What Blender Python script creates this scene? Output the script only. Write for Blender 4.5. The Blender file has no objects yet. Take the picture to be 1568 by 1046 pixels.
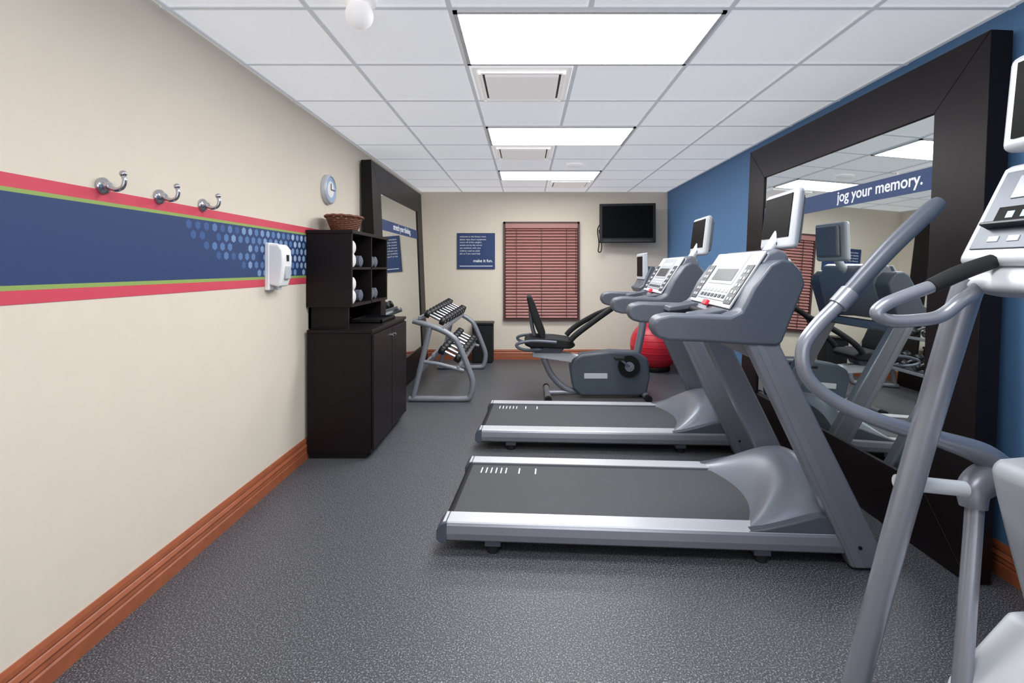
import bpy, bmesh, math, random
from mathutils import Vector, Matrix, Euler
random.seed(4)
S=bpy.context.scene
C=S.collection
try: S.view_settings.view_transform='Standard'
except Exception: pass

def lin(c):
    return tuple(((v/255)/12.92 if v/255<=0.04045 else (((v/255)+0.055)/1.055)**2.4) for v in c)+(1,)
def mat(name,c,rough=.5,metal=0,var=.06,scale=30,bump=0,emit=0,spec=.5,coat=0):
    m=bpy.data.materials.new(name); m.use_nodes=True
    nt=m.node_tree; b=nt.nodes['Principled BSDF']
    col=lin(c)
    tc=nt.nodes.new('ShaderNodeTexCoord')
    nz=nt.nodes.new('ShaderNodeTexNoise'); nz.inputs['Scale'].default_value=scale; nz.inputs['Detail'].default_value=4
    nt.links.new(tc.outputs['Object'],nz.inputs['Vector'])
    mx=nt.nodes.new('ShaderNodeMix'); mx.data_type='RGBA'
    mx.inputs['A'].default_value=tuple(v*(1-var) for v in col[:3])+(1,)
    mx.inputs['B'].default_value=tuple(min(1,v*(1+var)) for v in col[:3])+(1,)
    nt.links.new(nz.outputs['Fac'],mx.inputs['Factor'])
    nt.links.new(mx.outputs['Result'],b.inputs['Base Color'])
    b.inputs['Roughness'].default_value=rough; b.inputs['Metallic'].default_value=metal
    b.inputs['Specular IOR Level'].default_value=spec
    if coat: b.inputs['Coat Weight'].default_value=coat; b.inputs['Coat Roughness'].default_value=.1
    if bump:
        bp=nt.nodes.new('ShaderNodeBump'); bp.inputs['Strength'].default_value=bump; bp.inputs['Distance'].default_value=.01
        nt.links.new(nz.outputs['Fac'],bp.inputs['Height']); nt.links.new(bp.outputs['Normal'],b.inputs['Normal'])
    if emit:
        b.inputs['Emission Color'].default_value=col; b.inputs['Emission Strength'].default_value=emit
    return m

M_beige=mat('beige_wall_paint',(228,217,200),.75,var=.03,scale=9,bump=.05)
M_blue=mat('blue_wall_paint',(86,126,170),.7,var=.03,scale=9,bump=.05)
M_navy=mat('navy_paint',(38,62,108),.6,var=.03)
M_pink=mat('coral_paint',(214,72,92),.6,var=.03)
M_green=mat('green_paint',(148,172,90),.6,var=.03)
M_ceil_glow=mat('ceiling_tile_glow',(236,238,242),.9,var=.04,scale=160,bump=.12,emit=.42)  # added self-glow stands in for bounce light on the tiles
M_tbar_glow=mat('ceiling_tbar_glow',(216,219,224),.6,var=.02,emit=.24)  # grid bars glow faintly too, painted brightness rather than a lamp
M_white=mat('white_plastic',(238,238,238),.4,var=.02)
M_lens=mat('light_lens',(255,255,255),.5,emit=20,var=0)
M_esp=mat('espresso_wood',(22,15,18),.42,var=.3,scale=14,spec=.22)
M_mirror=mat('mirror_glass',(226,232,230),.01,1,var=0)
M_wood=mat('cherry_wood',(160,90,60),.4,var=.25,scale=18,spec=.4)
M_blind=mat('blind_slat',(178,124,118),.5,var=.12,scale=20)
M_wframe=mat('window_frame',(74,46,44),.5,var=.1)
M_chrome=mat('brushed_nickel',(190,190,195),.2,1,var=.05)
M_black=mat('black_plastic',(20,20,22),.4,var=.1,spec=.3)
M_rub=mat('black_rubber',(26,27,30),.7,var=.2,scale=60,spec=.3)
M_screen=mat('glossy_screen',(5,6,7),.45,var=0,spec=.06)
M_alu=mat('silver_rail',(214,217,223),.32,.4,var=.03)
M_grey=mat('machine_grey',(128,131,141),.34,.35,var=.04)
M_dgrey=mat('machine_dark_grey',(84,91,102),.38,.15,var=.05)
M_lgrey=mat('machine_light_grey',(196,200,206),.35,.15,var=.03)
M_hood=mat('hood_silver',(132,139,150),.3,.35,var=.03)
M_silver=mat('machine_silver',(142,146,156),.28,.5,var=.03)
M_belt=mat('running_belt',(66,68,72),.75,var=.25,scale=220,bump=.1)
M_panel=mat('console_panel',(156,161,168),.35,var=.05)
M_pdark=mat('console_dark',(40,44,50),.35,var=.05,spec=.3)
M_red=mat('red_vinyl',(206,36,56),.4,var=.05)
M_rack=mat('rack_grey',(134,138,146),.4,.2,var=.05)
M_db=mat('dumbbell_iron',(24,25,28),.4,.1,var=.2)
M_cap=mat('dumbbell_cap',(120,122,128),.35,.6,var=.1)
M_wick=mat('wicker',(112,66,44),.6,var=.4,scale=60)
M_towel=mat('white_towel',(225,224,222),.95,var=.08,scale=120,bump=.4)
M_dtowel=mat('grey_towel',(96,100,112),.95,var=.1,scale=120,bump=.4)
M_txt=mat('white_lettering',(240,243,248),.6,var=0)
M_clock=mat('clock_face',(150,180,214),.4,var=.1)
M_vent_glow=mat('vent_white_glow',(232,230,230),.45,var=.02,emit=.38)
M_bike=mat('bike_housing',(70,80,92),.4,var=.05)

def floor_mat():
    m=bpy.data.materials.new('speckled_rubber_floor'); m.use_nodes=True
    nt=m.node_tree; b=nt.nodes['Principled BSDF']
    tc=nt.nodes.new('ShaderNodeTexCoord')
    v=nt.nodes.new('ShaderNodeTexNoise'); v.inputs['Scale'].default_value=165; v.inputs['Detail'].default_value=4; v.inputs['Roughness'].default_value=.8
    r=nt.nodes.new('ShaderNodeValToRGB')
    e=r.color_ramp.elements
    e[0].position=.44; e[0].color=lin((52,53,57)); e[1].position=.62; e[1].color=lin((168,170,176))
    e2=r.color_ramp.elements.new(.54); e2.color=lin((74,76,81))
    nt.links.new(tc.outputs['Object'],v.inputs['Vector']); nt.links.new(v.outputs['Fac'],r.inputs['Fac'])
    nt.links.new(r.outputs['Color'],b.inputs['Base Color'])
    b.inputs['Roughness'].default_value=.4; b.inputs['Specular IOR Level'].default_value=.4
    bp=nt.nodes.new('ShaderNodeBump'); bp.inputs['Strength'].default_value=.3; bp.inputs['Distance'].default_value=.003
    nt.links.new(v.outputs['Fac'],bp.inputs['Height']); nt.links.new(bp.outputs['Normal'],b.inputs['Normal'])
    return m
M_floor=floor_mat()

# ---------------------------------------------------------------- helpers
def empty(name,loc=(0,0,0),rot=(0,0,0)):
    e=bpy.data.objects.new(name,None); e.empty_display_size=.1
    e.location=loc; e.rotation_euler=rot; C.objects.link(e); return e
def mk(name,vs,fs,m,p=None,smooth=False,bevel=0,seg=2):
    me=bpy.data.meshes.new(name); me.from_pydata([tuple(v) for v in vs],[],fs); me.update()
    bm=bmesh.new(); bm.from_mesh(me); bmesh.ops.recalc_face_normals(bm,faces=bm.faces); bm.to_mesh(me); bm.free()
    o=bpy.data.objects.new(name,me); C.objects.link(o)
    if m: me.materials.append(m)
    if p: o.parent=p
    if smooth or bevel:
        for f in me.polygons: f.use_smooth=True
    if smooth and not bevel: me.set_sharp_from_angle(angle=math.radians(50))
    if bevel:
        b=o.modifiers.new('bevel','BEVEL'); b.width=bevel; b.segments=seg; b.limit_method='ANGLE'; b.angle_limit=math.radians(35); b.harden_normals=True
    return o
def box(name,x0,x1,y0,y1,z0,z1,m,p=None,bevel=0,seg=2):
    vs=[(x,y,z) for x in(x0,x1) for y in(y0,y1) for z in(z0,z1)]
    fs=[(0,1,3,2),(4,6,7,5),(0,4,5,1),(2,3,7,6),(0,2,6,4),(1,5,7,3)]
    return mk(name,vs,fs,m,p,bevel=bevel,seg=seg)
def prism(name,prof,a0,a1,m,p=None,axis='y',bevel=0,seg=3):
    def P(q,a):
        if axis=='y': return (q[0],a,q[1])
        if axis=='x': return (a,q[0],q[1])
        return (q[0],q[1],a)
    n=len(prof)
    vs=[P(q,a0) for q in prof]+[P(q,a1) for q in prof]
    fs=[tuple(range(n)),tuple(range(n,2*n))]+[(i,(i+1)%n,n+(i+1)%n,n+i) for i in range(n)]
    return mk(name,vs,fs,m,p,bevel=bevel,seg=seg)
def smooth_pts(pts,res):
    P=[Vector(q) for q in pts]; out=[]
    n=len(P)
    for i in range(n-1):
        p0=P[max(i-1,0)];p1=P[i];p2=P[i+1];p3=P[min(i+2,n-1)]
        for k in range(res):
            t=k/res
            out.append(.5*((2*p1)+(-p0+p2)*t+(2*p0-5*p1+4*p2-p3)*t*t+(-p0+3*p1-3*p2+p3)*t**3))
    out.append(P[-1]); return out
def tubegeo(pts,r,n=12,res=6,flat=1.0):
    k=len(pts)
    P=smooth_pts(pts,res) if res>1 and k>2 else [Vector(q) for q in pts]
    m=len(P)
    if isinstance(r,(list,tuple)):
        R=[]
        for i in range(m):
            f=i/(m-1)*(len(r)-1); a=int(min(f,len(r)-2)); R.append(r[a]*(1-(f-a))+r[a+1]*(f-a))
    else: R=[r]*m
    T=[(P[min(i+1,m-1)]-P[max(i-1,0)]).normalized() for i in range(m)]
    up=Vector((0,0,1)) if abs(T[0].z)<.9 else Vector((0,1,0))
    nrm=(up-T[0]*up.dot(T[0])).normalized()
    vs=[];fs=[]
    for i in range(m):
        nrm=(nrm-T[i]*nrm.dot(T[i])).normalized(); bn=T[i].cross(nrm)
        for j in range(n):
            a=2*math.pi*j/n
            vs.append(P[i]+nrm*math.cos(a)*R[i]+bn*math.sin(a)*R[i]*flat)
    for i in range(m-1):
        for j in range(n):
            fs.append((i*n+j,i*n+(j+1)%n,(i+1)*n+(j+1)%n,(i+1)*n+j))
    fs.append(tuple(range(n))); fs.append(tuple(range((m-1)*n,m*n)))
    return vs,fs
def tube(name,pts,r,m,p=None,n=14,res=6,flat=1.0):
    vs,fs=tubegeo(pts,r,n,res,flat); return mk(name,vs,fs,m,p,smooth=True)
def cyl(name,a,b,r,m,p=None,n=28,bevel=0):
    vs,fs=tubegeo([a,b],r,n,1); return mk(name,vs,fs,m,p,smooth=True,bevel=bevel)
def lathe(name,prof,c,m,p=None,n=32,axis='z'):
    vs=[];fs=[]
    k=len(prof)
    for (r,h) in prof:
        for j in range(n):
            a=2*math.pi*j/n; x,y=r*math.cos(a),r*math.sin(a)
            q=(x,y,h) if axis=='z' else ((h,x,y) if axis=='x' else (x,h,y))
            vs.append((c[0]+q[0],c[1]+q[1],c[2]+q[2]))
    for i in range(k-1):
        for j in range(n): fs.append((i*n+j,i*n+(j+1)%n,(i+1)*n+(j+1)%n,(i+1)*n+j))
    fs.append(tuple(range(n))); fs.append(tuple(range((k-1)*n,k*n)))
    return mk(name,vs,fs,m,p,smooth=True)
def sphere(name,c,r,m,p=None,sz=1):
    prof=[(max(r*math.sin(math.pi*i/20),.0004),-r*math.cos(math.pi*i/20)*sz) for i in range(21)]
    return lathe(name,prof,c,m,p)
def join_geo(lst):
    V=[];F=[]
    for vs,fs in lst:
        o=len(V); V+=[tuple(v) for v in vs]; F+=[tuple(i+o for i in f) for f in fs]
    return V,F
def text(name,s,size,loc,rot,m,p=None,bold=0,align='LEFT',ext=.0008):
    cu=bpy.data.curves.new(name,'FONT'); cu.body=s; cu.size=size; cu.extrude=ext; cu.offset=bold; cu.align_x=align
    o=bpy.data.objects.new(name+'_c',cu); C.objects.link(o)
    bpy.context.view_layer.update()
    dg=bpy.context.evaluated_depsgraph_get()
    me=bpy.data.meshes.new_from_object(o.evaluated_get(dg)); me.materials.clear(); me.materials.append(m)
    bpy.data.objects.remove(o)
    ob=bpy.data.objects.new(name,me); C.objects.link(ob)
    me.transform(Matrix.Translation(loc)@Euler(rot).to_matrix().to_4x4())
    if p: ob.parent=p
    return ob
def finish(e):
    mn=[1e9]*3;mx=[-1e9]*3
    for ch in e.children:
        if ch.type=='MESH':
            for v in ch.data.vertices:
                for i in range(3): mn[i]=min(mn[i],v.co[i]);mx[i]=max(mx[i],v.co[i])
    c=Vector(((mn[0]+mx[0])/2,(mn[1]+mx[1])/2,mn[2]))
    e.location=c
    for ch in e.children: ch.location=-c
R90=math.pi/2

# ---------------------------------------------------------------- room
XL,XR,YB,YF,H=-1.605,2.15,7.53,-2.2,2.54
box('floor',XL-.1,XR+.1,YF-.1,YB+.1,-.1,0,M_floor)
box('ceiling',XL-.1,XR+.1,YF-.1,YB+.1,H,H+.1,M_ceil_glow)
box('wall_left',XL-.1,XL,YF-.1,YB+.1,0,H,M_beige)
box('wall_right',XR,XR+.1,YF-.1,YB+.1,0,H,M_blue)
box('wall_back',XL,XR,YB,YB+.1,0,H,M_beige)
wf=empty('wall_front')
box('pier_a',XL,-1.3,YF-.1,YF,0,H,M_beige,wf); box('pier_b',1.85,XR,YF-.1,YF,0,H,M_beige,wf)
box('sill_wall',-1.3,1.85,YF-.1,YF,0,.35,M_beige,wf); box('head_wall',-1.3,1.85,YF-.1,YF,2.4,H,M_beige,wf)
finish(wf)
w2=empty('added_fill_window')  # added opening, unseen behind the camera, lets fill light into the room
for i,x in enumerate((-1.3,-.27,.78,1.81)): box('mullion_%d'%i,x,x+.04,YF-.08,YF-.02,.35,2.4,M_wframe,w2)
box('rail_a',-1.3,1.85,YF-.08,YF-.02,.35,.39,M_wframe,w2); box('rail_b',-1.3,1.85,YF-.08,YF-.02,2.36,2.4,M_wframe,w2)
finish(w2)

def bb(name,axis,fixed,sgn,a0,a1,m=None):
    t=[(0,0),(.02,0),(.02,.055),(.014,.062),(.02,.07),(.018,.085),(.022,.095),(.014,.108),(.010,.112),(.014,.12),(.012,.135),(.006,.15),(0,.15)]
    prof=[(fixed+sgn*q[0],q[1]) for q in t]
    prism(name,prof,a0,a1,m or M_wood,axis=axis)
bb('baseboard_left','y',XL,1,YF,YB)
bb('baseboard_right','y',XR,-1,YF,YB)
bb('baseboard_back','x',YB,-1,XL+.02,XR-.02)

gx=[-1.58,-.96,-.335,.285,.905,1.535,2.13]; gy=[2.19+.607*k for k in range(-7,9)]
geo=[]
def bg(x0,x1,y0,y1,z0,z1):
    return ([(x,y,z) for x in(x0,x1) for y in(y0,y1) for z in(z0,z1)],[(0,1,3,2),(4,6,7,5),(0,4,5,1),(2,3,7,6),(0,2,6,4),(1,5,7,3)])
for x in gx: geo.append(bg(x-.012,x+.012,YF,YB,H-.007,H+.001))
for y in gy: geo.append(bg(XL,XR,y-.012,y+.012,H-.0065,H+.001))
V,F=join_geo(geo); mk('ceiling_grid',V,F,M_tbar_glow)

for y in (gy[4],gy[7],gy[10],gy[13]):
    e=empty('ceiling_light_fixture'); x0,x1,y0,y1=-.325,.895,y+.012,y+.595
    box('frame_a',x0,x1,y0,y0+.02,H-.016,H,M_white,e);box('frame_b',x0,x1,y1-.02,y1,H-.016,H,M_white,e)
    box('frame_c',x0,x0+.02,y0,y1,H-.016,H,M_white,e);box('frame_d',x1-.02,x1,y0,y1,H-.016,H,M_white,e)
    box('lens',x0+.02,x1-.02,y0+.02,y1-.02,H-.010,H-.002,M_lens,e)
    finish(e)
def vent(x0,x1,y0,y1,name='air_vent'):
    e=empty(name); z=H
    box('plate',x0,x1,y0,y1,z-.012,z,M_vent_glow,e)
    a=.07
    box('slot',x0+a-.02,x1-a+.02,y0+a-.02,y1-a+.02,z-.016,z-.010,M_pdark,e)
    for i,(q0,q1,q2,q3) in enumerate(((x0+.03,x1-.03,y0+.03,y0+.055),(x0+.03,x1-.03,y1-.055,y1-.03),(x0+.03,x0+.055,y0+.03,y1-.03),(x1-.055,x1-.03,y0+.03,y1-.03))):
        box('collar_%d'%i,q0,q1,q2,q3,z-.03,z-.01,M_vent_glow,e,bevel=.006)
    box('face',x0+a,x1-a,y0+a,y1-a,z-.034,z-.012,M_vent_glow,e,bevel=.01)
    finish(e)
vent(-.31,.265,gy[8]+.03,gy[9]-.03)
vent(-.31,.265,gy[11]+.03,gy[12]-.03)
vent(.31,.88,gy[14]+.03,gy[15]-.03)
e=empty('smoke_detector'); lathe('body',[(.09,0),(.09,-.015),(.075,-.03),(.05,-.036),(.001,-.037)],(.545,5.53,H-.001),M_vent_glow,e);finish(e)
e=empty('ceiling_sensor'); lathe('base',[(.07,0),(.068,-.02),(.03,-.03),(.03,-.04)],(-.71,2.12,H-.001),M_vent_glow,e); sphere('globe',(-.71,2.12,H-.070),.058,M_vent_glow,e); finish(e)

# ------------------------------------------------------------- wall stripe
e=empty('wall_stripe_mural')
def st(n,z0,z1,m): box(n,XL,XL+.002,YF,4.0,z0,z1,m,e)
st('coral_upper',1.641,1.685,M_pink);st('green_upper',1.627,1.641,M_green);st('navy_band',1.334,1.627,M_navy)
st('green_lower',1.318,1.334,M_green);st('coral_lower',1.274,1.318,M_pink)
hexm=[mat('dot_%d'%i,c,.6,var=.02) for i,c in enumerate(((58,92,146),(86,122,172),(124,154,194),(166,190,216)))]
geos=[[],[],[],[]]
for row in range(6):
    z=1.598-row*.048
    for k in range(22):
        y=2.36+k*.066+(row%2)*.033
        start=2.34+[0,.03,.14,.24,.42,.62][row]
        if y<start or y>3.9: continue
        t=(y-2.36)/1.2
        if random.random()<.06: continue
        g=min(3,max(0,int(t*2.2+random.random()*1.7)))
        r=.0225
        vs=[(XL+.0026,y+r*math.sin(math.pi/3*j),z+r*math.cos(math.pi/3*j)) for j in range(6)]+[(XL+.0018,y+r*math.sin(math.pi/3*j),z+r*math.cos(math.pi/3*j)) for j in range(6)]
        geos[g].append((vs,[(0,1,2,3,4,5)]+[(j,(j+1)%6,6+(j+1)%6,6+j) for j in range(6)]))
for i,g in enumerate(geos):
    if g:
        V,F=join_geo(g); mk('hexagon_dots_%d'%i,V,F,hexm[i],e)
finish(e)

# ------------------------------------------------------------- hooks
for y in (1.88,2.17,2.46):
    e=empty('robe_hook'); z=1.70; x=XL
    lathe('rosette',[(.032,0),(.032,.008),(.026,.014),(.017,.018),(.014,.03)],(x+.001,y,z),M_chrome,e,axis='x')
    tube('arm',[(x+.02,y,z),(x+.05,y,z-.014),(x+.077,y,z-.006),(x+.086,y,z+.02),(x+.080,y,z+.04)],[.011,.009,.008,.008,.008],M_chrome,e)
    sphere('tip',(x+.080,y,z+.046),.0125,M_chrome,e)
    finish(e)

# ------------------------------------------------------------- dispenser
e=empty('hand_sanitizer_dispenser')
prism('housing',[(XL,1.29),(XL+.09,1.27),(XL+.105,1.32),(XL+.115,1.42),(XL+.11,1.50),(XL+.085,1.535),(XL,1.54)],3.05,3.17,M_white,e,bevel=.014,seg=4)
box('backplate',XL,XL+.03,3.045,3.175,1.25,1.545,M_white,e,bevel=.008)
box('push_lever',XL+.108,XL+.122,3.08,3.14,1.32,1.40,M_lgrey,e,bevel=.005)
box('level_window',XL+.1125,XL+.1165,3.095,3.125,1.43,1.47,M_pdark,e,bevel=.001)
cyl('nozzle',(XL+.06,3.11,1.285),(XL+.06,3.11,1.25),.015,M_lgrey,e)
finish(e)

# ------------------------------------------------------------- clock
e=empty('wall_clock'); c=(XL+.001,4.0,2.02)
lathe('case',[(.118,0),(.12,.02),(.115,.035),(.104,.04),(.1,.03),(.001,.03)],c,M_lgrey,e,axis='x',n=40)
lathe('face',[(.1,.03),(.1,.032),(.001,.0325)],c,M_clock,e,axis='x')
lathe('dial',[(.065,.032),(.065,.034),(.001,.0345)],c,M_white,e,axis='x')
box('hour_hand',c[0]+.036,c[0]+.038,3.996,4.004,2.02,2.07,M_black,e)
box('minute_hand',c[0]+.038,c[0]+.04,4.0,4.08,2.017,2.023,M_black,e)
finish(e)

# ------------------------------------------------------------- cabinet
e=empty('towel_cabinet'); x0,y0,y1=XL+.004,3.59,4.59; xf=-1.12
box('carcass',x0+.02,xf,y0,y1,.05,.915,M_esp,e,bevel=.003)
box('toe_kick',x0+.02,xf-.05,y0+.03,y1-.03,0,.05,M_black,e)
box('countertop',x0+.02,xf+.012,y0-.01,y1+.01,.915,.94,M_esp,e,bevel=.004)
box('door_a',xf,xf+.018,y0+.01,4.085,.07,.90,M_esp,e,bevel=.003)
box('door_b',xf,xf+.018,4.093,y1-.01,.07,.90,M_esp,e,bevel=.003)
for i,y in enumerate((4.05,4.13)): cyl('knob_%d'%i,(xf+.018,y,.84),(xf+.04,y,.84),.011,M_chrome,e)
hx=-1.27; zb=1.10; zt=1.666
box('riser_near',x0,hx-.04,3.66,3.69,.94,zb,M_esp,e); box('riser_far',x0,hx-.04,4.49,4.52,.94,zb,M_esp,e); box('riser_back',x0,x0+.02,3.66,4.52,.94,zb,M_esp,e)
box('hutch_near_side',x0,hx,3.62,3.645,zb,zt,M_esp,e,bevel=.002); box('hutch_far_side',x0,hx,4.53,4.555,zb,zt,M_esp,e,bevel=.002)
box('hutch_back',x0,x0+.015,3.64,4.54,zb,zt,M_esp,e)
box('hutch_top',x0,hx+.01,3.61,4.565,zt-.025,zt,M_esp,e,bevel=.002); box('hutch_bottom',x0,hx,3.64,4.54,zb,zb+.022,M_esp,e)
box('hutch_divider',x0,hx,4.08,4.1,zb,zt-.02,M_esp,e)
for i,z in enumerate((1.385,)): box('shelf_%d'%i,x0,hx,3.64,4.54,z-.009,z+.009,M_esp,e)
finish(e)
e=empty('rolled_towels'); k=0
for z in (1.123,1.395):
    for lv in range(2):
        r=.05; zz=z+r+lv*.096
        lathe('towel_%d'%k,[(.012,0),(.035,.003),(r,.012),(r,.24),(.035,.25)],(hx-.257,3.702,zz),M_towel,e,axis='x',n=18); k+=1
    for col in (3.97,4.16,4.26,4.36):
        lathe('towel_%d'%k,[(.012,0),(.03,.003),(.046,.012),(.046,.2),(.03,.21)],(hx-.25,col,z+.046),M_dtowel,e,axis='x',n=18); k+=1
finish(e)
e=empty('wicker_basket'); geo=[]
bxc,byc=-1.435,3.93; zk=zt+.006
for i in range(9):
    z=zk+.008+i*.0135; r=.095+i*.0055+(.008 if i==8 else 0)
    P=[(bxc+.9*r*math.cos(a),byc+1.35*r*math.sin(a),z+.002*math.sin(a*14+i*3.14)) for a in [2*math.pi*j/56 for j in range(57)]]
    geo.append(tubegeo(P,.0074 if i<8 else .0095,8,1))
V,F=join_geo(geo); mk('weave',V,F,M_wick,e,smooth=True)
geo=[]
for j in range(24):
    a=2*math.pi*j/24
    geo.append(tubegeo([(bxc+.9*.095*math.cos(a),byc+1.35*.095*math.sin(a),zk+.004),(bxc+.9*.141*math.cos(a),byc+1.35*.141*math.sin(a),zk+.116)],.006,6,1))
V,F=join_geo(geo); mk('stakes',V,F,M_wick,e,smooth=True)
lathe('bottom',[(.08,-.004),(.08,.012)],(bxc,byc,zk),M_wick,e)
finish(e)
e=empty('serving_tray'); z=.941
box('tray_base',-1.42,-1.16,4.0,4.4,z,z+.012,M_black,e,bevel=.003); 
for i,q in enumerate(((-1.42,-1.41,4.0,4.4),(-1.17,-1.16,4.0,4.4),(-1.42,-1.16,4.0,4.01),(-1.42,-1.16,4.39,4.4))): box('rim_%d'%i,*q,z,z+.03,M_black,e)
finish(e)

# ------------------------------------------------------------- leaning mirrors
def mirror(name,loc,sgn,L,txt,ty,ang):
    e=empty(name,loc,(0,sgn*ang,0)); Ht=2.43; w=.29; d=.10
    def fr(n,q):
        vs=[(0,a,b) for a,b in q]+[(sgn*d,a,b) for a,b in q]
        mk(n,vs,[(0,1,2,3),(4,5,6,7)]+[(i,(i+1)%4,4+(i+1)%4,4+i) for i in range(4)],M_esp,e,bevel=.003,seg=1)
    fr('frame_bottom',[(0,0),(L,0),(L-w,w+.03),(w,w+.03)]); fr('frame_top',[(0,Ht),(L,Ht),(L-w,Ht-w+.01),(w,Ht-w+.01)])
    fr('frame_side_a',[(0,0),(0,Ht),(w,Ht-w+.01),(w,w+.03)]); fr('frame_side_b',[(L,0),(L,Ht),(L-w,Ht-w+.01),(L-w,w+.03)])
    xs=sorted((sgn*.012,sgn*.03))
    box('glass',xs[0],xs[1],w-.01,L-w+.01,w+.02,Ht-w+.02,M_mirror,e)
    xs=sorted((sgn*.0112,sgn*.0119))
    box('decal_band',xs[0],xs[1],w,L-w,1.775,1.89,M_navy,e)
    text('decal_text',txt,.096,(sgn*.0105,ty,1.812),(R90,0,-sgn*R90),M_txt,e,bold=.0014)
    return e
mirror('leaning_mirror',(1.935,2.17,.006),1,2.33,'jog your memory.',1.05,math.radians(2.36))
mirror('leaning_mirror',(-1.39,4.78,.006),-1,2.28,'stretch your thinking.',.75,math.radians(2.36))

# ------------------------------------------------------------- window with blinds
e=empty('window_1'); a,b,z0,z1=-.337,.812,.597,2.084; yw=YB
box('frame_left',a,a+.03,yw-.05,yw,z0,z1,M_wframe,e);box('frame_right',b-.03,b,yw-.05,yw,z0,z1,M_wframe,e)
box('frame_head',a,b,yw-.05,yw,z1-.03,z1,M_wframe,e);box('sill',a,b,yw-.06,yw,z0,z0+.03,M_wframe,e)
box('pane',a+.03,b-.03,yw-.008,yw-.002,z0+.03,z1-.03,M_screen,e)
box('valance',a+.03,b-.03,yw-.065,yw-.02,z1-.10,z1-.03,M_blind,e,bevel=.004)
geo=[]; n=30
for i in range(n):
    zc=z0+.06+i*(z1-.11-z0-.06)/(n-1); an=math.radians(52); dy,dz=.025*math.cos(an),.025*math.sin(an); t=.0015
    q=[(yw-.035-dy,zc-dz),(yw-.035+dy,zc+dz),(yw-.035+dy+t*2,zc+dz-t),(yw-.035-dy+t*2,zc-dz-t)]
    vs=[(a+.035,y,z) for y,z in q]+[(b-.035,y,z) for y,z in q]
    geo.append((vs,[(0,1,2,3),(4,5,6,7)]+[(k,(k+1)%4,4+(k+1)%4,4+k) for k in range(4)]))
V,F=join_geo(geo); mk('blind_slats',V,F,M_blind,e)
for i,x in enumerate((a+.2,(a+b)/2,b-.2)): box('ladder_tape_%d'%i,x-.004,x+.004,yw-.066,yw-.062,z0+.05,z1-.1,M_wframe,e)
tube('pull_cord',[(b-.06,yw-.07,z1-.1),(b-.06,yw-.07,1.0)],.003,M_wframe,e)
finish(e)

# ------------------------------------------------------------- sign
e=empty('wall_sign')
box('board',-1.04,-.466,YB-.02,YB-.001,1.37,1.915,M_navy,e,bevel=.003)
for i,s in enumerate(('welcome to the fitness room','please wipe down equipment','return all of the weights','towels are by the mirror','use machines with care','children need an adult','ask us if you need help')):
    text('line_%d'%i,s,.034,(-1.0,YB-.0215,1.85-i*.043),(R90,0,0),M_txt,e)
text('headline','make it fun.',.062,(-.50,YB-.0215,1.475),(R90,0,0),M_txt,e,bold=.001,align='RIGHT')
box('footer',-1.0,-.5,YB-.0215,YB-.0195,1.41,1.42,M_txt,e)
finish(e)

# ------------------------------------------------------------- TV
e=empty('wall_tv',(1.49,7.28,1.755),(math.radians(0),0,math.radians(-7)))
box('bezel',-.405,.405,-.03,.03,0,.575,M_black,e,bevel=.01); box('screen',-.365,.365,-.034,-.029,.07,.54,M_screen,e)
box('speaker_strip',-.34,.34,-.033,-.029,.015,.045,M_pdark,e)
box('back_hump',-.25,.25,.03,.08,.12,.45,M_black,e,bevel=.02)
box('mount_arm',-.04,.04,.08,.24,.25,.33,M_black,e); box('mount_plate',-.12,.12,.2,.215,.18,.42,M_black,e)
tube('cable',[(-.38,.03,.3),(-.43,.05,.2),(-.41,.06,.0),(-.42,.07,-.12),(-.38,.08,-.12),(-.37,.1,.0),(-.41,.12,.2)],.008,M_black,e)

# ------------------------------------------------------------- dumbbell rack
e=empty('dumbbell_rack'); RY0,RY1=5.15,6.8
for i,y in enumerate((RY0,RY1)):
    tube('end_frame_%d'%i,[(-1.21,y,.03),(-.9,y,.03),(-.64,y,.03),(-.575,y,.06),(-.55,y,.2),(-.60,y,.36),(-.70,y,.60),(-.77,y,.68),(-.87,y,.74),(-1.0,y,.79),(-1.17,y,.84)],.03,M_rack,e,res=8)
    tube('back_leg_%d'%i,[(-1.17,y,.04),(-1.08,y,.4),(-.99,y,.79)],.028,M_rack,e)
    tube('brace_%d'%i,[(-1.10,y,.42),(-.9,y,.39),(-.64,y,.32)],.02,M_rack,e)
def tray(n,xa,za,xb,zb_):
    for k,(x,z) in enumerate(((xa,za),(xb,zb_))):
        box('%s_rail_%d'%(n,k),x-.016,x+.016,RY0-.02,RY1+.02,z-.018,z+.018,M_rack,e,bevel=.006)
tray('top_tier',-1.10,.87,-.86,.75)
tray('lower_tier',-.96,.48,-.70,.35)
box('rear_brace',-1.13,-1.10,RY0,RY1,.28,.34,M_rack,e)
finish(e)
geo=[]; geoh=[]; geoc=[]
ax=Vector((.24,0,-.12)).normalized()
def db(cx,cy,cz,s):
    c=Vector((cx,cy,cz))
    L=.060; hl=.055+.03*s; r=.042+.012*s
    for sg in (-1,1):
        a=c+ax*sg*L; b=c+ax*sg*(L+hl)
        geo.append(tubegeo([a,a+(b-a)*.15,a+(b-a)*.85,b],[r*.85,r,r,r*.82],8,1))
        geoc.append(tubegeo([b,b+ax*sg*.003],[r*.5,r*.5],12,1))
    geoh.append(tubegeo([c-ax*L,c+ax*L],.016,10,1))
up=Vector((.12,0,.24)).normalized()
for k in range(9):
    s=k/9; c=Vector((-.98,5.22+k*.187,.81))+up*(.020+.042+.012*s); db(*c,s)
for k in range(8):
    s=.4+k/14; c=Vector((-.83,5.25+k*.207,.415))+up*(.020+.042+.012*s); db(*c,s)
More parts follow.
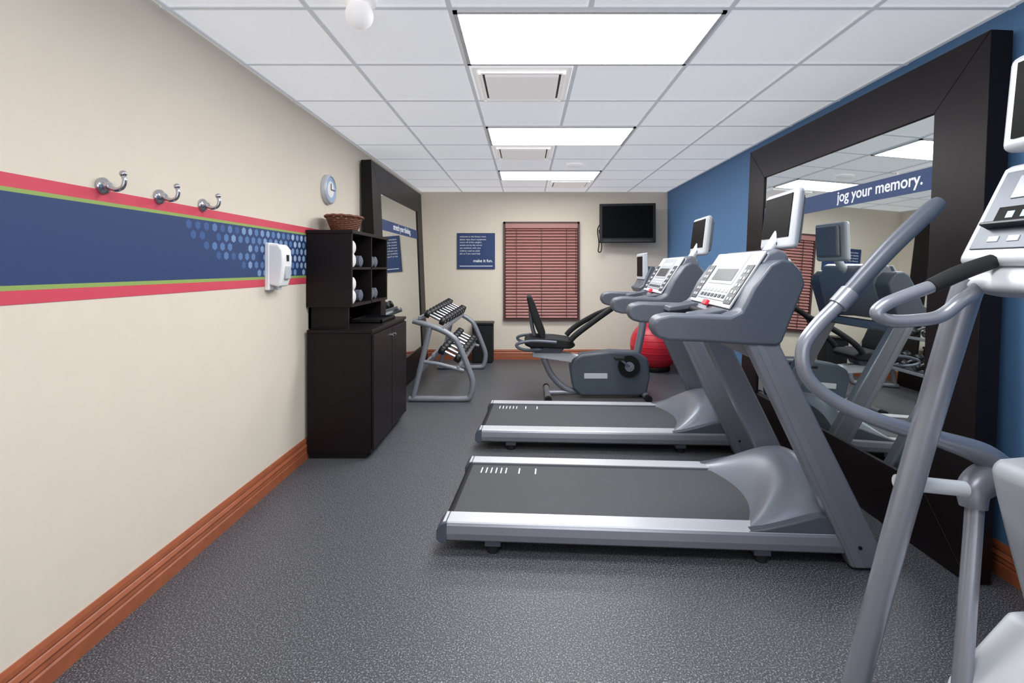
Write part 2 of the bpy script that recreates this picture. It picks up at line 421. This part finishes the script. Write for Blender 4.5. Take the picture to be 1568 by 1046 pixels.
e=empty('dumbbells'); V,F=join_geo(geo); mk('heads',V,F,M_db,e,smooth=True); V,F=join_geo(geoh); mk('handles',V,F,M_chrome,e,smooth=True)
V,F=join_geo(geoc); mk('head_caps',V,F,M_cap,e,smooth=True); finish(e)
e=empty('waste_bin')
prism('body',[(-.78,7.22),(-.48,7.22),(-.48,7.48),(-.78,7.48)],.0,.56,M_rub,e,axis='z',bevel=.02)
box('lid',-.79,-.47,7.21,7.49,.55,.59,M_black,e,bevel=.012); finish(e)

# ------------------------------------------------------------- treadmill
def treadmill(loc,yaw):
    e=empty('treadmill',(loc[0],loc[1],0),(0,0,-math.radians(yaw))); W=.87
    for s,(ya,yb) in enumerate(((0,.115),(W-.115,W))):
        outer=ya if s==0 else yb; inner=yb if s==0 else ya; sg=1 if s==0 else -1
        prism('side_rail_%d'%s,[(outer+sg*.02,.062),(outer+sg*.004,.075),(outer,.105),(outer+sg*.006,.14),(outer+sg*.018,.152),(inner,.152),(inner,.062)],.03,1.97,M_grey,e,axis='x')
        prism('foot_strip_%d'%s,[(outer+sg*.014,.150),(outer+sg*.018,.157),(inner,.157),(inner,.150)],.03,1.93,M_alu,e,axis='x')
        prism('end_cap_%d'%s,[(0.0,.075),(.0,.12),(.02,.150),(.05,.159),(.05,.06),(.02,.06)],ya-.002,yb+.002,M_bike,e,bevel=.004)
        for k,X in enumerate((.27,1.55)):
            yy=outer+sg*.055
            box('foot_bracket_%d%d'%(s,k),X-.04,X+.04,yy-.025,yy+.025,.03,.065,M_dgrey,e,bevel=.006)
            cyl('foot_%d%d'%(s,k),(X,yy,0),(X,yy,.032),.03,M_rub,e)
    box('deck_frame',.06,1.95,.11,W-.11,.07,.13,M_black,e)
    box('belt',.045,1.75,.125,W-.125,.128,.146,M_belt,e,bevel=.008)
    cyl('rear_roller',(.05,.12,.115),(.05,W-.12,.115),.032,M_rub,e)
    geo=[bg(.12+i*.03,.127+i*.03,.62,.70,.146,.1468) for i in range(6)]
    geo+=[bg(.35,.358,.62,.70,.146,.1468),bg(.45,.458,.62,.70,.146,.1468)]
    V,F=join_geo(geo); mk('belt_marks',V,F,M_txt,e)
    nx,ny=26,36; vs=[];fs=[]
    for i in range(nx+1):
        s=i/nx
        for j in range(ny+1):
            t=-1+2*j/ny
            xs=1.60-.15*abs(t)**2
            X=xs+(1.985-xs)*s
            h=.225*math.sin(min(s/.75,1)*math.pi/2)**.85*(1-.25*max(0,(s-.75)/.25)**1.5)
            cs=(max(0,1-abs(t)**2.6))**.62
            vs.append((X,W/2+t*(W/2-.025),.142+h*cs))
    for i in range(nx):
        for j in range(ny):
            a=i*(ny+1)+j; fs.append((a,a+1,a+ny+2,a+ny+1))
    base=len(vs)
    for j in range(ny+1):
        v=vs[nx*(ny+1)+j]; vs.append((v[0]+.005,v[1],.05))
    for j in range(ny):
        a=nx*(ny+1)+j; fs.append((a,a+1,base+j+1,base+j))
    mk('motor_hood',vs,fs,M_hood,e,smooth=True)
    for s,(ya,yb) in enumerate(((.012,.06),(W-.06,W-.012))):
        prism('hood_skirt_%d'%s,[(1.45,.15),(1.55,.168),(1.68,.20),(1.80,.235),(1.88,.235),(1.95,.20),(1.97,.15)],ya,yb,M_dgrey,e,bevel=.015,seg=4)
    for s,(ya,yb) in enumerate(((-.012,.062),(W-.062,W+.012))):
        prism('upright_%d'%s,[(1.93,0.01),(2.10,.01),(2.085,.06),(1.60,1.06),(1.45,1.06),(1.90,.09)],ya,yb,M_grey,e,bevel=.014,seg=3)
        prism('upright_trim_%d'%s,[(1.945,.02),(1.985,.02),(1.53,1.04),(1.50,1.04)],ya-.003 if s==0 else yb-.003,ya+.003 if s==0 else yb+.003,M_silver,e)
        for k,q in enumerate(((1.965,.11),(2.03,.035))): cyl('bolt_%d%d'%(s,k),(q[0],ya-.006 if s==0 else yb+.006,q[1]),(q[0],ya+.01 if s==0 else yb-.01,q[1]),.008,M_black,e,n=12)
    box('front_crossbar',1.97,2.07,.05,W-.05,.01,.12,M_dgrey,e,bevel=.02)
    box('upper_crossbar',1.49,1.58,.05,W-.05,.96,1.03,M_grey,e,bevel=.015)
    arm=[(1.03,1.10),(1.033,1.135),(1.055,1.160),(1.11,1.172),(1.25,1.168),(1.38,1.165),(1.43,1.19),(1.485,1.30),(1.56,1.405),(1.61,1.43),(1.66,1.42),(1.70,1.375),(1.718,1.315),(1.69,1.24),(1.655,1.15),(1.615,1.045),(1.59,1.03),(1.43,1.035),(1.25,1.045),(1.10,1.048),(1.05,1.062)]
    for s,(ya,yb) in enumerate(((-.03,.115),(W-.115,W+.03))):
        prism('console_arm_%d'%s,arm,ya,yb,M_dgrey,e,bevel=.035,seg=5)
    prism('console_body',[(1.40,1.075),(1.385,1.14),(1.42,1.185),(1.60,1.465),(1.65,1.485),(1.70,1.46),(1.725,1.33),(1.66,1.12),(1.60,1.05)],.10,W-.10,M_grey,e,bevel=.02,seg=3)
    d=Vector((.18,0,.28)).normalized(); nn=Vector((-.28,0,.18)).normalized(); o=Vector((1.42,0,1.185))
    def plate(n,s0,s1,ya,yb,h,m,th=.012,bev=.004):
        vs=[]
        for s in (s0,s1):
            for y in (ya,yb):
                for hh in (h-th,h):
                    q=o+d*s+nn*hh; vs.append((q.x,y,q.z))
        mk(n,vs,[(0,1,3,2),(4,6,7,5),(0,4,5,1),(2,3,7,6),(0,2,6,4),(1,5,7,3)],m,e,bevel=bev)
    plate('console_face',.0,.335,.09,W-.09,.014,M_lgrey)
    plate('display',.13,.32,.24,W-.24,.017,M_panel,bev=.002)
    plate('display_readout',.15,.225,.27,W-.27,.0185,M_pdark,bev=.001)
    plate('keypad',.03,.115,.20,W-.20,.018,M_panel,bev=.002)
    plate('key_strip_a',.02,.25,.095,.19,.018,M_pdark,bev=.002); plate('key_strip_b',.02,.25,W-.19,W-.095,.018,M_pdark,bev=.002)
    k=0
    for yy in (.115,.155,W-.17,W-.13):
        for s_ in (.04,.08,.12,.16,.20): plate('key_%d'%k,s_,s_+.018,yy-.006,yy+.012,.0215,M_lgrey,bev=.002); k+=1
    for yy in (.22,.28,.34,.40,.46,.52,.58):
        plate('key_%d'%k,.045,.065,yy,yy+.035,.0215,M_lgrey if k%2 else M_pdark,bev=.002); k+=1
        plate('key_%d'%k,.08,.10,yy,yy+.035,.0215,M_lgrey if k%2 else M_pdark,bev=.002); k+=1
    for yy in (.29,.37,.45,.53):
        plate('key_%d'%k,.25,.28,yy,yy+.05,.0185,M_lgrey,bev=.002); k+=1
    plate('stop_button',-.012,.02,.40,.47,.03,M_red,.02)
    cyl('grip_bar',(1.375,.1,1.15),(1.375,W-.1,1.15),.017,M_rub,e)
    prism('tray_a',[(1.24,1.13),(1.40,1.15),(1.42,1.18),(1.40,1.185),(1.25,1.16)],.11,.26,M_dgrey,e,bevel=.008)
    prism('tray_b',[(1.24,1.13),(1.40,1.15),(1.42,1.18),(1.40,1.185),(1.25,1.16)],W-.26,W-.11,M_dgrey,e,bevel=.008)
    tube('monitor_stem',[(1.64,W/2+.03,1.38),(1.74,W/2+.03,1.46),(1.82,W/2+.03,1.58)],.032,M_lgrey,e)
    def tv(n,a0,a1,ya,yb,z0,z1,m,bev,seg=4):
        sh=.12
        vs=[(X+(z-1.5)*sh,y,z) for X in(a0,a1) for y in(ya,yb) for z in(z0,z1)]
        mk(n,vs,[(0,1,3,2),(4,6,7,5),(0,4,5,1),(2,3,7,6),(0,2,6,4),(1,5,7,3)],m,e,bevel=bev,seg=seg)
    tv('monitor_case',1.785,1.835,.275,.665,1.49,1.81,M_lgrey,.024)
    tv('monitor_back',1.83,1.87,.33,.61,1.52,1.78,M_grey,.02)
    tv('monitor_screen',1.781,1.787,.305,.635,1.555,1.785,M_screen,0)
    tv('monitor_buttons',1.781,1.787,.43,.52,1.515,1.53,M_pdark,0)
    return e
treadmill((-.433,2.40),3.5)
treadmill((-.385,3.77),2.8)

# ------------------------------------------------------------- recumbent bike
def bx(u): return (u-805)*.00704
def bz(v): return 1.39-.00704*(v-410)
e=empty('recumbent_exercise_bike'); yc=5.36
def q(l): return [(bx(u),bz(v)) for u,v in l]
prism('housing',q([(872,560),(876,548),(890,541),(935,536),(975,538),(990,548),(993,575),(988,600),(975,604),(888,604),(876,592)]),yc-.10,yc+.10,M_bike,e,bevel=.03,seg=4)
cyl('crank_cover',(bx(960),yc-.13,bz(558)),(bx(960),yc+.13,bz(558)),.115,M_black,e)
cyl('crank_hub',(bx(960),yc-.15,bz(558)),(bx(960),yc-.13,bz(558)),.05,M_grey,e)
cyl('crank_hub_cap',(bx(960),yc-.155,bz(558)),(bx(960),yc-.15,bz(558)),.02,M_chrome,e)
for s in (-1,1):
    a=(bx(960),yc+s*.15,bz(558)); b=(bx(960)+s*.12,yc+s*.16,bz(558)-s*.1)
    tube('crank_arm_%d'%(s+1),[a,b],.014,M_chrome,e); box('pedal_%d'%(s+1),b[0]-.05,b[0]+.05,min(b[1],b[1]+s*.1),max(b[1],b[1]+s*.1),b[2]-.015,b[2]+.015,M_rub,e,bevel=.006)
box('badge',bx(893),bx(928),yc-.104,yc-.099,bz(577),bz(569),M_lgrey,e,bevel=.002)
prism('main_beam',q([(815,536),(870,540),(905,548),(905,562),(870,554),(815,546)]),yc-.05,yc+.05,M_lgrey,e,bevel=.012)
tube('rear_leg',[(bx(830),yc,bz(542)),(bx(845),yc,bz(575)),(bx(868),yc,bz(596)),(bx(890),yc,bz(600))],.035,M_grey,e)
tube('rear_stabilizer',[(bx(838),yc-.27,.035),(bx(838),yc+.27,.035)],.032,M_grey,e)
tube('rear_spine',[(bx(838),yc,.04),(bx(890),yc,.05)],.03,M_grey,e)
for s in (-1,1):
    cyl('rear_foot_%d'%(s+1),(bx(838),yc+s*.25,.036),(bx(838),yc+s*.31,.036),.036,M_rub,e)
    cyl('front_foot_%d'%(s+1),(bx(985),yc+s*.20,.036),(bx(985),yc+s*.26,.036),.036,M_rub,e)
tube('front_stabilizer',[(bx(985),yc-.22,.035),(bx(985),yc+.22,.035)],.03,M_grey,e)
prism('seat_cushion',q([(803,518),(812,514),(850,515),(872,518),(880,525),(872,531),(812,529),(803,525)]),yc-.19,yc+.19,M_rub,e,bevel=.025,seg=4)
prism('seat_carriage',q([(810,529),(865,530),(858,539),(818,539)]),yc-.09,yc+.09,M_dgrey,e,bevel=.01)
prism('seat_back',q([(806,454),(812,451),(818,462),(834,505),(834,516),(828,518),(820,500),(810,472)]),yc-.18,yc+.18,M_rub,e,bevel=.02,seg=4)
tube('back_support',[(bx(812),yc,bz(475)),(bx(816),yc,bz(505)),(bx(826),yc,bz(532))],.022,M_grey,e)
for s in (-1,1):
    tube('side_handle_%d'%(s+1),[(bx(830),yc+s*.15,bz(532)),(bx(810),yc+s*.24,bz(531)),(bx(795),yc+s*.27,bz(527)),(bx(793),yc+s*.27,bz(521)),(bx(815),yc+s*.27,bz(517)),(bx(850),yc+s*.27,bz(519))],.016,M_dgrey,e)
tube('mast',[(bx(975),yc,bz(545)),(bx(985),yc,bz(490)),(bx(984),yc,bz(430))],.04,M_grey,e)
tube('handlebar_boom',[(bx(982),yc,bz(452)),(bx(955),yc,bz(462)),(bx(930),yc,bz(477))],.03,M_black,e)
for s in (-1,1):
    tube('handlebar_%d'%(s+1),[(bx(938),yc,bz(472)),(bx(915),yc+s*.14,bz(484)),(bx(890),yc+s*.22,bz(500)),(bx(876),yc+s*.23,bz(511)),(bx(870),yc+s*.23,bz(518))],.03,M_rub,e)
prism('console',q([(972,440),(978,436),(990,408),(996,408),(998,428),(992,446),(976,447)]),yc-.2,yc+.2,M_dgrey,e,bevel=.012)
prism('monitor_case',q([(980,428),(980,389),(987,387),(988,428)]),yc-.16,yc+.16,M_lgrey,e,bevel=.01)
box('monitor_screen',bx(980)-.004,bx(980)+.002,yc-.12,yc+.12,bz(423),bz(393),M_screen,e)
finish(e)

# ------------------------------------------------------------- exercise ball
e=empty('exercise_ball'); sphere('ball',(1.76,6.75,.345),.335,M_red,e)
for i,z in enumerate((-.16,-.08,0,.08,.16)):
    r=math.sqrt(.335**2-z*z)
    P=[(1.76+r*math.cos(a),6.75+r*math.sin(a),.345+z) for a in [2*math.pi*j/48 for j in range(49)]]
    vs,fs=tubegeo(P,.004,6,1); mk('rib_%d'%i,vs,fs,M_red,e,smooth=True)
lathe('base_ring',[(.15,0),(.19,0),(.2,.03),(.19,.06),(.17,.06)],(1.76,6.75,0),M_black,e)
finish(e)

# ------------------------------------------------------------- elliptical
e=empty('elliptical_trainer'); cy=1.20
def arm_pts(y,dx=0): return [(x+dx,yy+(y-1.6),z) for x,yy,z in ((1.021,1.6,1.285),(.937,1.6,1.2),(.893,1.6,1.127),(.909,1.6,1.035),(1.0,1.6,.958),(1.147,1.59,.895),(1.316,1.575,.845),(1.44,1.56,.80),(1.50,1.55,.737))]
for s,(y,dx) in enumerate(((1.6,0),(.80,.14))):
    tube('moving_arm_%d'%s,arm_pts(y,dx),[.022,.022,.022,.022,.022,.023,.027,.038,.05],M_silver,e,res=8,n=18)
    tube('moving_grip_%d'%s,[(1.035+dx,y,1.30),(1.17+dx,y,1.448),(1.30+dx,y,1.572),(1.335+dx,y,1.603)],[.024,.027,.027,.02],M_dgrey,e,n=18)
    cyl('grip_collar_%d'%s,(1.005+dx,y,1.268),(1.045+dx,y,1.312),.029,M_silver,e)
    sgn=1 if s==0 else -1
    yb=1.55 if s==0 else .85
    cyl('pivot_axle_%d'%s,(1.50+dx,cy,.735),(1.50+dx,yb+sgn*.04,.735),.034,M_lgrey,e)
    cyl('pivot_hub_%d'%s,(1.50+dx,yb-.045,.735),(1.50+dx,yb+.045,.735),.062,M_silver,e)
    tube('rocker_%d'%s,[(1.50+dx,yb,.735),(1.44+dx,yb,.73),(1.39+dx,yb-.01*sgn,.70),(1.38+dx,yb-.02*sgn,.65)],[.058,.05,.042,.034],M_grey,e)
    tube('pedal_link_%d'%s,[(1.385+dx,yb-.02*sgn,.70),(1.37+dx,yb-.03*sgn,.58),(1.27+dx,yb-.10*sgn,.13)],.024,M_silver,e,res=4)
    yp0,yp1=(1.22,1.42) if s==0 else (.95,1.12)
    box('pedal_%d'%s,1.06+dx,1.42+dx,yp0,yp1,.10,.13,M_rub,e,bevel=.012)
    ys=1 if s==0 else -1
    tube('frame_leg_%d'%s,[(1.235,cy+ys*.17,1.36),(1.217,cy+ys*.19,1.27),(1.107,cy+ys*.255,.69),(1.0,cy+ys*.33,.04)],[.036,.036,.034,.034],M_silver,e,n=20)
    cyl('leg_foot_%d'%s,(1.0,cy+ys*.33,0),(1.0,cy+ys*.33,.05),.05,M_rub,e)
    cyl('leg_boss_%d'%s,(1.10,cy+ys*.27,.755),(1.30,cy+ys*.27,.735),.022,M_lgrey,e)
    yy=1.30 if s==0 else .84
    F2=lambda u,v:((u-805)*.00171,yy,1.39-(v-410)*.00171)
    tube('fixed_handle_%d'%s,[F2(1500,408),F2(1430,437),F2(1390,452),F2(1356,466),F2(1343,480),F2(1362,491),F2(1400,491),F2(1440,484),F2(1470,462),(1.20,yy+ys*.03,1.325),(1.24,yy+ys*.04,1.36)],.017,M_silver,e,res=8)
    tube('fixed_grip_%d'%s,[F2(1425,439),F2(1470,418),F2(1520,400)],[.020,.021,.019],M_rub,e)
prism('shroud',[(1.34,.82),(1.37,.84),(1.6,.86),(1.9,.80),(2.0,.5),(2.0,.1),(1.5,.1),(1.456,.36),(1.43,.455),(1.393,.589),(1.36,.722)],.95,1.45,M_panel,e,bevel=.03,seg=4)
prism('base_cover',[(1.22,.02),(1.27,.16),(1.45,.36),(2.02,.38),(2.02,.02)],.90,1.50,M_lgrey,e,bevel=.02)
tube('mast',[(1.65,cy,.8),(1.50,cy,1.1),(1.40,cy,1.36)],[.06,.05,.045],M_silver,e)
prism('neck_collar',[(1.20,1.33),(1.21,1.37),(1.26,1.41),(1.48,1.43),(1.48,1.34),(1.30,1.31)],cy-.19,cy+.18,M_lgrey,e,bevel=.02,seg=4)
prism('console_body',[(1.212,1.40),(1.222,1.425),(1.345,1.665),(1.365,1.68),(1.42,1.66),(1.46,1.5),(1.44,1.4),(1.3,1.375)],cy-.21,cy+.205,M_lgrey,e,bevel=.022,seg=4)
d=Vector((.123,0,.24)).normalized(); nn=Vector((-.24,0,.123)).normalized(); o=Vector((1.222,0,1.425))
def plate(n,s0,s1,ya,yb,h,m,th=.012,bev=.003):
    vs=[]
    for s in (s0,s1):
        for y in (ya,yb):
            for hh in (h-th,h):
                w=o+d*s+nn*hh; vs.append((w.x,y,w.z))
    mk(n,vs,[(0,1,3,2),(4,6,7,5),(0,4,5,1),(2,3,7,6),(0,2,6,4),(1,5,7,3)],m,e,bevel=bev)
plate('console_face',.015,.255,cy-.17,cy+.175,.004,M_dgrey)
plate('display',.09,.14,cy-.13,cy+.14,.007,M_screen,bev=.001)
plate('book_ledge',.075,.085,cy-.14,cy+.15,.03,M_pdark,th=.03)
for k in range(5): plate('key_%d'%k,.035,.052,cy-.12+k*.055,cy-.09+k*.055,.006,M_panel,bev=.001)
for k in range(4): plate('readout_%d'%k,.165,.235,cy-.14+k*.07,cy-.085+k*.07,.007,M_grey,bev=.002)
for k in range(6): plate('display_digit_%d'%k,.105,.125,cy-.11+k*.04,cy-.09+k*.04,.0075,M_clock,bev=0)
tube('monitor_stem',[(1.42,cy,1.62),(1.42,cy,1.70),(1.41,cy,1.76)],.025,M_grey,e)
def tv(n,a0,a1,ya,yb,z0,z1,m,bev,seg=4):
    vs=[(X+(z-1.7)*.1,y,z) for X in(a0,a1) for y in(ya,yb) for z in(z0,z1)]
    mk(n,vs,[(0,1,3,2),(4,6,7,5),(0,4,5,1),(2,3,7,6),(0,2,6,4),(1,5,7,3)],m,e,bevel=bev,seg=seg)
tv('monitor_case',1.335,1.40,cy-.19,cy+.205,1.71,1.98,M_lgrey,.024)
tv('monitor_screen',1.331,1.338,cy-.16,cy+.168,1.745,1.955,M_screen,0)
finish(e)

# ------------------------------------------------------------- world + camera
w=bpy.data.worlds.new('daylight_fill'); S.world=w; w.use_nodes=True  # fill light, enters through the added opening behind the camera
w.node_tree.nodes['Background'].inputs[0].default_value=(.93,.96,1,1); w.node_tree.nodes['Background'].inputs[1].default_value=2.4
cam=bpy.data.cameras.new('camera'); co=bpy.data.objects.new('camera',cam); C.objects.link(co)
co.location=(0,0,1.39); co.rotation_euler=(R90,0,0)
cam.sensor_width=36; cam.lens=36*760/1568; cam.shift_x=-21/1568; cam.shift_y=-113/1568; cam.clip_start=.02
S.camera=co
